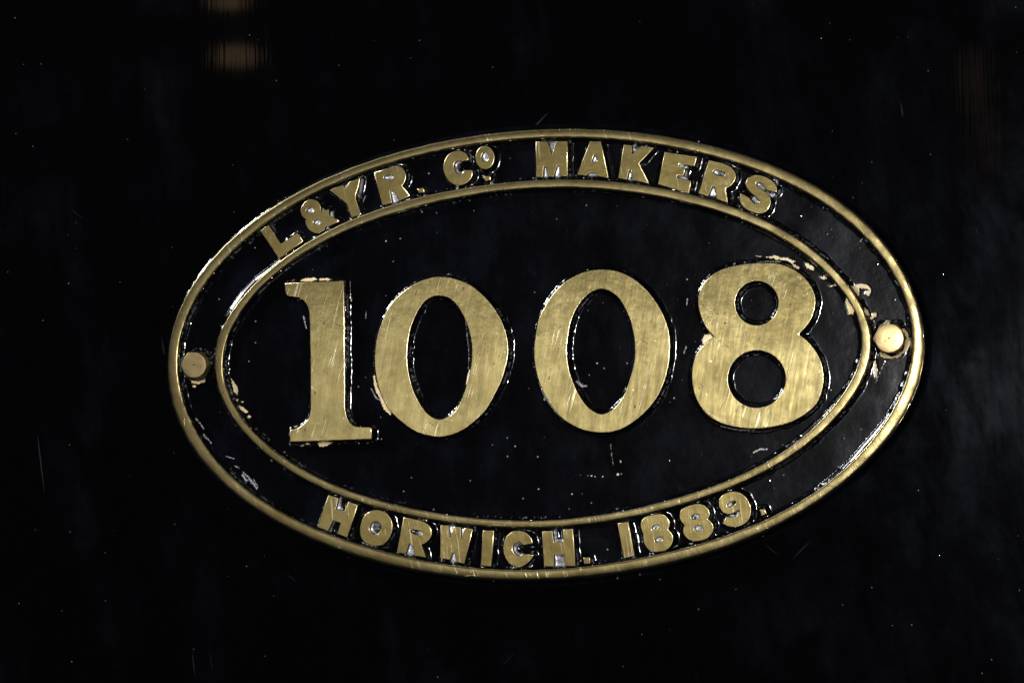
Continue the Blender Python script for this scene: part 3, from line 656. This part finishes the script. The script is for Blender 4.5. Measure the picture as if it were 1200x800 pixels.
for px, am in [
 (wr(A_, (240,330),(275,280),(345,265),(372,310),(340,355),(275,365)), 1.0), (wr(A_, (350,555),(390,505),(450,490),(492,540),(460,590),(390,605)), 1.0),
 (wr(A_, (655,410),(680,360),(715,350),(720,400),(740,465),(690,460)), 1.0), (wr(A_, (580,660),(600,610),(640,630),(640,660),(600,690)), .9), (wr(A_, (490,350),(500,290),(545,300),(550,350)), .6),
 (wr(D_, (412,372),(440,385),(478,345),(485,365),(455,412),(430,405)), .8), (wr(D_, (892,280),(930,255),(1000,250),(1005,275),(980,300),(920,312)), 1.0), (wr(D_, (962,435),(1010,440),(1085,545),(1000,590),(975,500)), .9),
 (wr(D_, (590,480),(615,420),(640,300),(655,300),(640,420),(605,520)), .5), (wr(E_, (715,400),(735,345),(790,335),(815,350),(770,370),(760,420),(780,470),(830,455),(825,485),(770,492),(728,450)), .6),
 (wr(E_, (1045,290),(1055,240),(1090,228),(1125,260),(1130,310),(1090,345),(1055,335)), 1.0), (wr(F_, (812,212),(915,212),(870,370)), .45), (wr(F_, (765,505),(800,510),(828,625),(760,630)), .75), (wr(F_, (885,620),(925,490),(960,495),(970,630)), .85),
 (wr(G_, (330,440),(358,362),(395,390),(402,440),(365,455)), 1.0), (wr(G_, (275,610),(300,572),(390,575),(400,612)), .95), (wr(G_, (745,655),(780,538),(832,665)), 1.0), (wr(G_, (800,360),(820,250),(850,240),(850,290),(915,262),(830,340)), .6),
 (wr((765,170,16), (500,355),(640,375),(655,440),(500,405)), 1.0), (wr((765,170,16), (460,580),(520,570),(650,620),(655,655),(480,630)), .95), (wr((765,170,16), (610,470),(650,470),(630,590),(605,580)), .6),
 (wr((815,180,16), (325,340),(370,300),(420,320),(420,400),(360,400)), 1.0), (wr((815,180,16), (420,320),(550,355),(525,425),(420,400)), .3), (wr((815,180,16), (300,610),(350,610),(375,800),(235,800)), .7),
 (wr((860,198,16), (430,270),(490,255),(570,320),(600,390),(540,390),(440,320)), .45), (wr((860,198,16), (340,540),(400,540),(480,600),(450,650),(370,620)), .4), (wr((860,198,16), (620,430),(680,480),(760,470),(800,500),(730,530),(660,505)), .8), (wr((860,198,16), (780,200),(800,205),(830,295),(815,300)), .7), (wr((860,198,16), (850,390),(862,395),(850,470),(830,470)), .7),
 (wr(T_, (628,460),(665,345),(695,325),(685,430),(720,465),(690,490)), .9), (wr(T_, (545,715),(600,592),(620,610),(590,660),(575,720)), .9), (wr(S_, (225,400),(250,330),(285,330),(275,400),(300,440),(350,430),(290,462),(240,440)), .95), (wr(S_, (285,330),(340,312),(360,350),(345,410),(290,400)), .3),
 (wr(S_, (708,420),(740,400),(760,430),(730,445)), 1.0), (wr(S_, (775,440),(800,425),(850,430),(845,455),(800,468)), 1.0), (wr(S_, (690,560),(730,565),(765,700),(655,690)), .8), (wr(R_, (250,155),(325,160),(275,310)), .85), (wr(R_, (395,178),(445,182),(402,325)), .85), (wr(R_, (300,475),(332,470),(350,580),(275,580)), 1.0),
 (wr(Q_, (10,430),(30,365),(70,348),(115,365),(100,385),(50,400),(50,460),(90,485),(135,480),(110,515),(50,510)), .8), (wr(Q_, (480,215),(515,210),(525,320),(605,310),(605,348),(490,352)), .75), (wr(Q_, (485,490),(612,495),(620,632),(495,635)), .6),
 (wr(P_, (632,185),(660,150),(715,142),(725,165),(690,200),(645,210)), .85), (wr(P_, (672,330),(700,292),(755,287),(766,315),(735,345),(690,350)), .7), (wr(B_, (230,340),(265,290),(350,275),(388,300),(370,345),(270,375)), 1.0), (wr(B_, (300,550),(335,495),(420,488),(462,535),(430,585),(340,595)), .9),
 (wr(O_, (518,320),(550,280),(605,270),(618,295),(590,325),(535,338)), 1.0), (wr(O_, (545,440),(600,435),(650,390),(662,410),(625,450),(570,462)), .7),
 (wr((1015,370,16), (290,180),(380,75),(460,100),(380,110),(320,180)), .6),
]: paint_glint(px, am)
# painted glints too, broken up, at right-facing wall feet and dotted round all walls
gz_d, gx_d = np.gradient(DIST, STEP)
foot = np.clip(1 - np.abs(DIST - .0010 - .0006 * (n1 - .5)) / .00042, 0, 1) * np.clip((gx_d - .35) * 2.5, 0, 1) * ~RAISED
GLINT = np.maximum(GLINT, foot * np.clip((n2 - .42) * 6, 0, 1) * np.clip((vnoise(.012, 9) - .45) * 3, 0, 1) * .45)
foot2 = np.clip(1 - np.abs(DIST - .0018 - .0016 * (n1 - .5)) / .0007, 0, 1) * ~RAISED
GLINT = np.maximum(GLINT, foot2 * np.clip((vnoise(.0009, 12) - .80) * 9, 0, 1) * np.clip((vnoise(.02, 13) - .5) * 3, 0, 1) * .7)
g2 = np.random.default_rng(3)
for k in range(200):                                   # dust nibs caught in the enamel
    x = g2.uniform(215, 1065); y = g2.uniform(170, 660); r = g2.uniform(.3, .75)
    p = on_plate([x], [y], H_FIELD)[0]; w = window(p[None], .002); X, Z = GX[w], GZ[w]
    if X.size == 0: continue
    HGT[w] += .00022 * np.exp(-((X - p[0]) ** 2 + (Z - p[1]) ** 2) / (r * .00055) ** 2)
HGT -= 0.00012 * CHIP

oi = oval['OI']; lim = inside(radial(oi, np.full(NR, .0006)), GX, GZ)
ids = np.full(GX.shape, -1); ids[lim] = np.arange(lim.sum())
q = lim[:-1, :-1] & lim[1:, :-1] & lim[:-1, 1:] & lim[1:, 1:]
# leave out the ground that lies wholly beneath raised metal
deep = RAISED & (DIST > .0016)
q &= ~(deep[:-1, :-1] & deep[1:, :-1] & deep[:-1, 1:] & deep[1:, 1:])
quads = np.stack([ids[:-1, :-1][q], ids[:-1, 1:][q], ids[1:, 1:][q], ids[1:, :-1][q]], 1).astype(np.int32)
co = np.stack([GX[lim] - ROOT_LOC[0], -HGT[lim] - ROOT_LOC[1], GZ[lim] - ROOT_LOC[2]], 1).astype(np.float32)
me = bpy.data.meshes.new('painted_ground')
me.vertices.add(len(co)); me.vertices.foreach_set('co', co.ravel())
me.loops.add(quads.size); me.loops.foreach_set('vertex_index', quads.ravel())
me.polygons.add(len(quads)); me.polygons.foreach_set('loop_start', np.arange(0, quads.size, 4, dtype=np.int32))
me.polygons.foreach_set('use_smooth', np.ones(len(quads), bool))
me.update(calc_edges=True)
for nm, arr in (('chip', CHIP), ('scuff', SCUFF), ('painted_glint', GLINT)):
    a = me.attributes.new(nm, 'FLOAT', 'POINT'); a.data.foreach_set('value', arr[lim].astype(np.float32))
me.materials.append(M_FIELD)
go = bpy.data.objects.new('painted_ground', me); COL.objects.link(go); go.parent = plate
tag(go, 'chipped glossy black enamel ground of the plate between the raised characters')
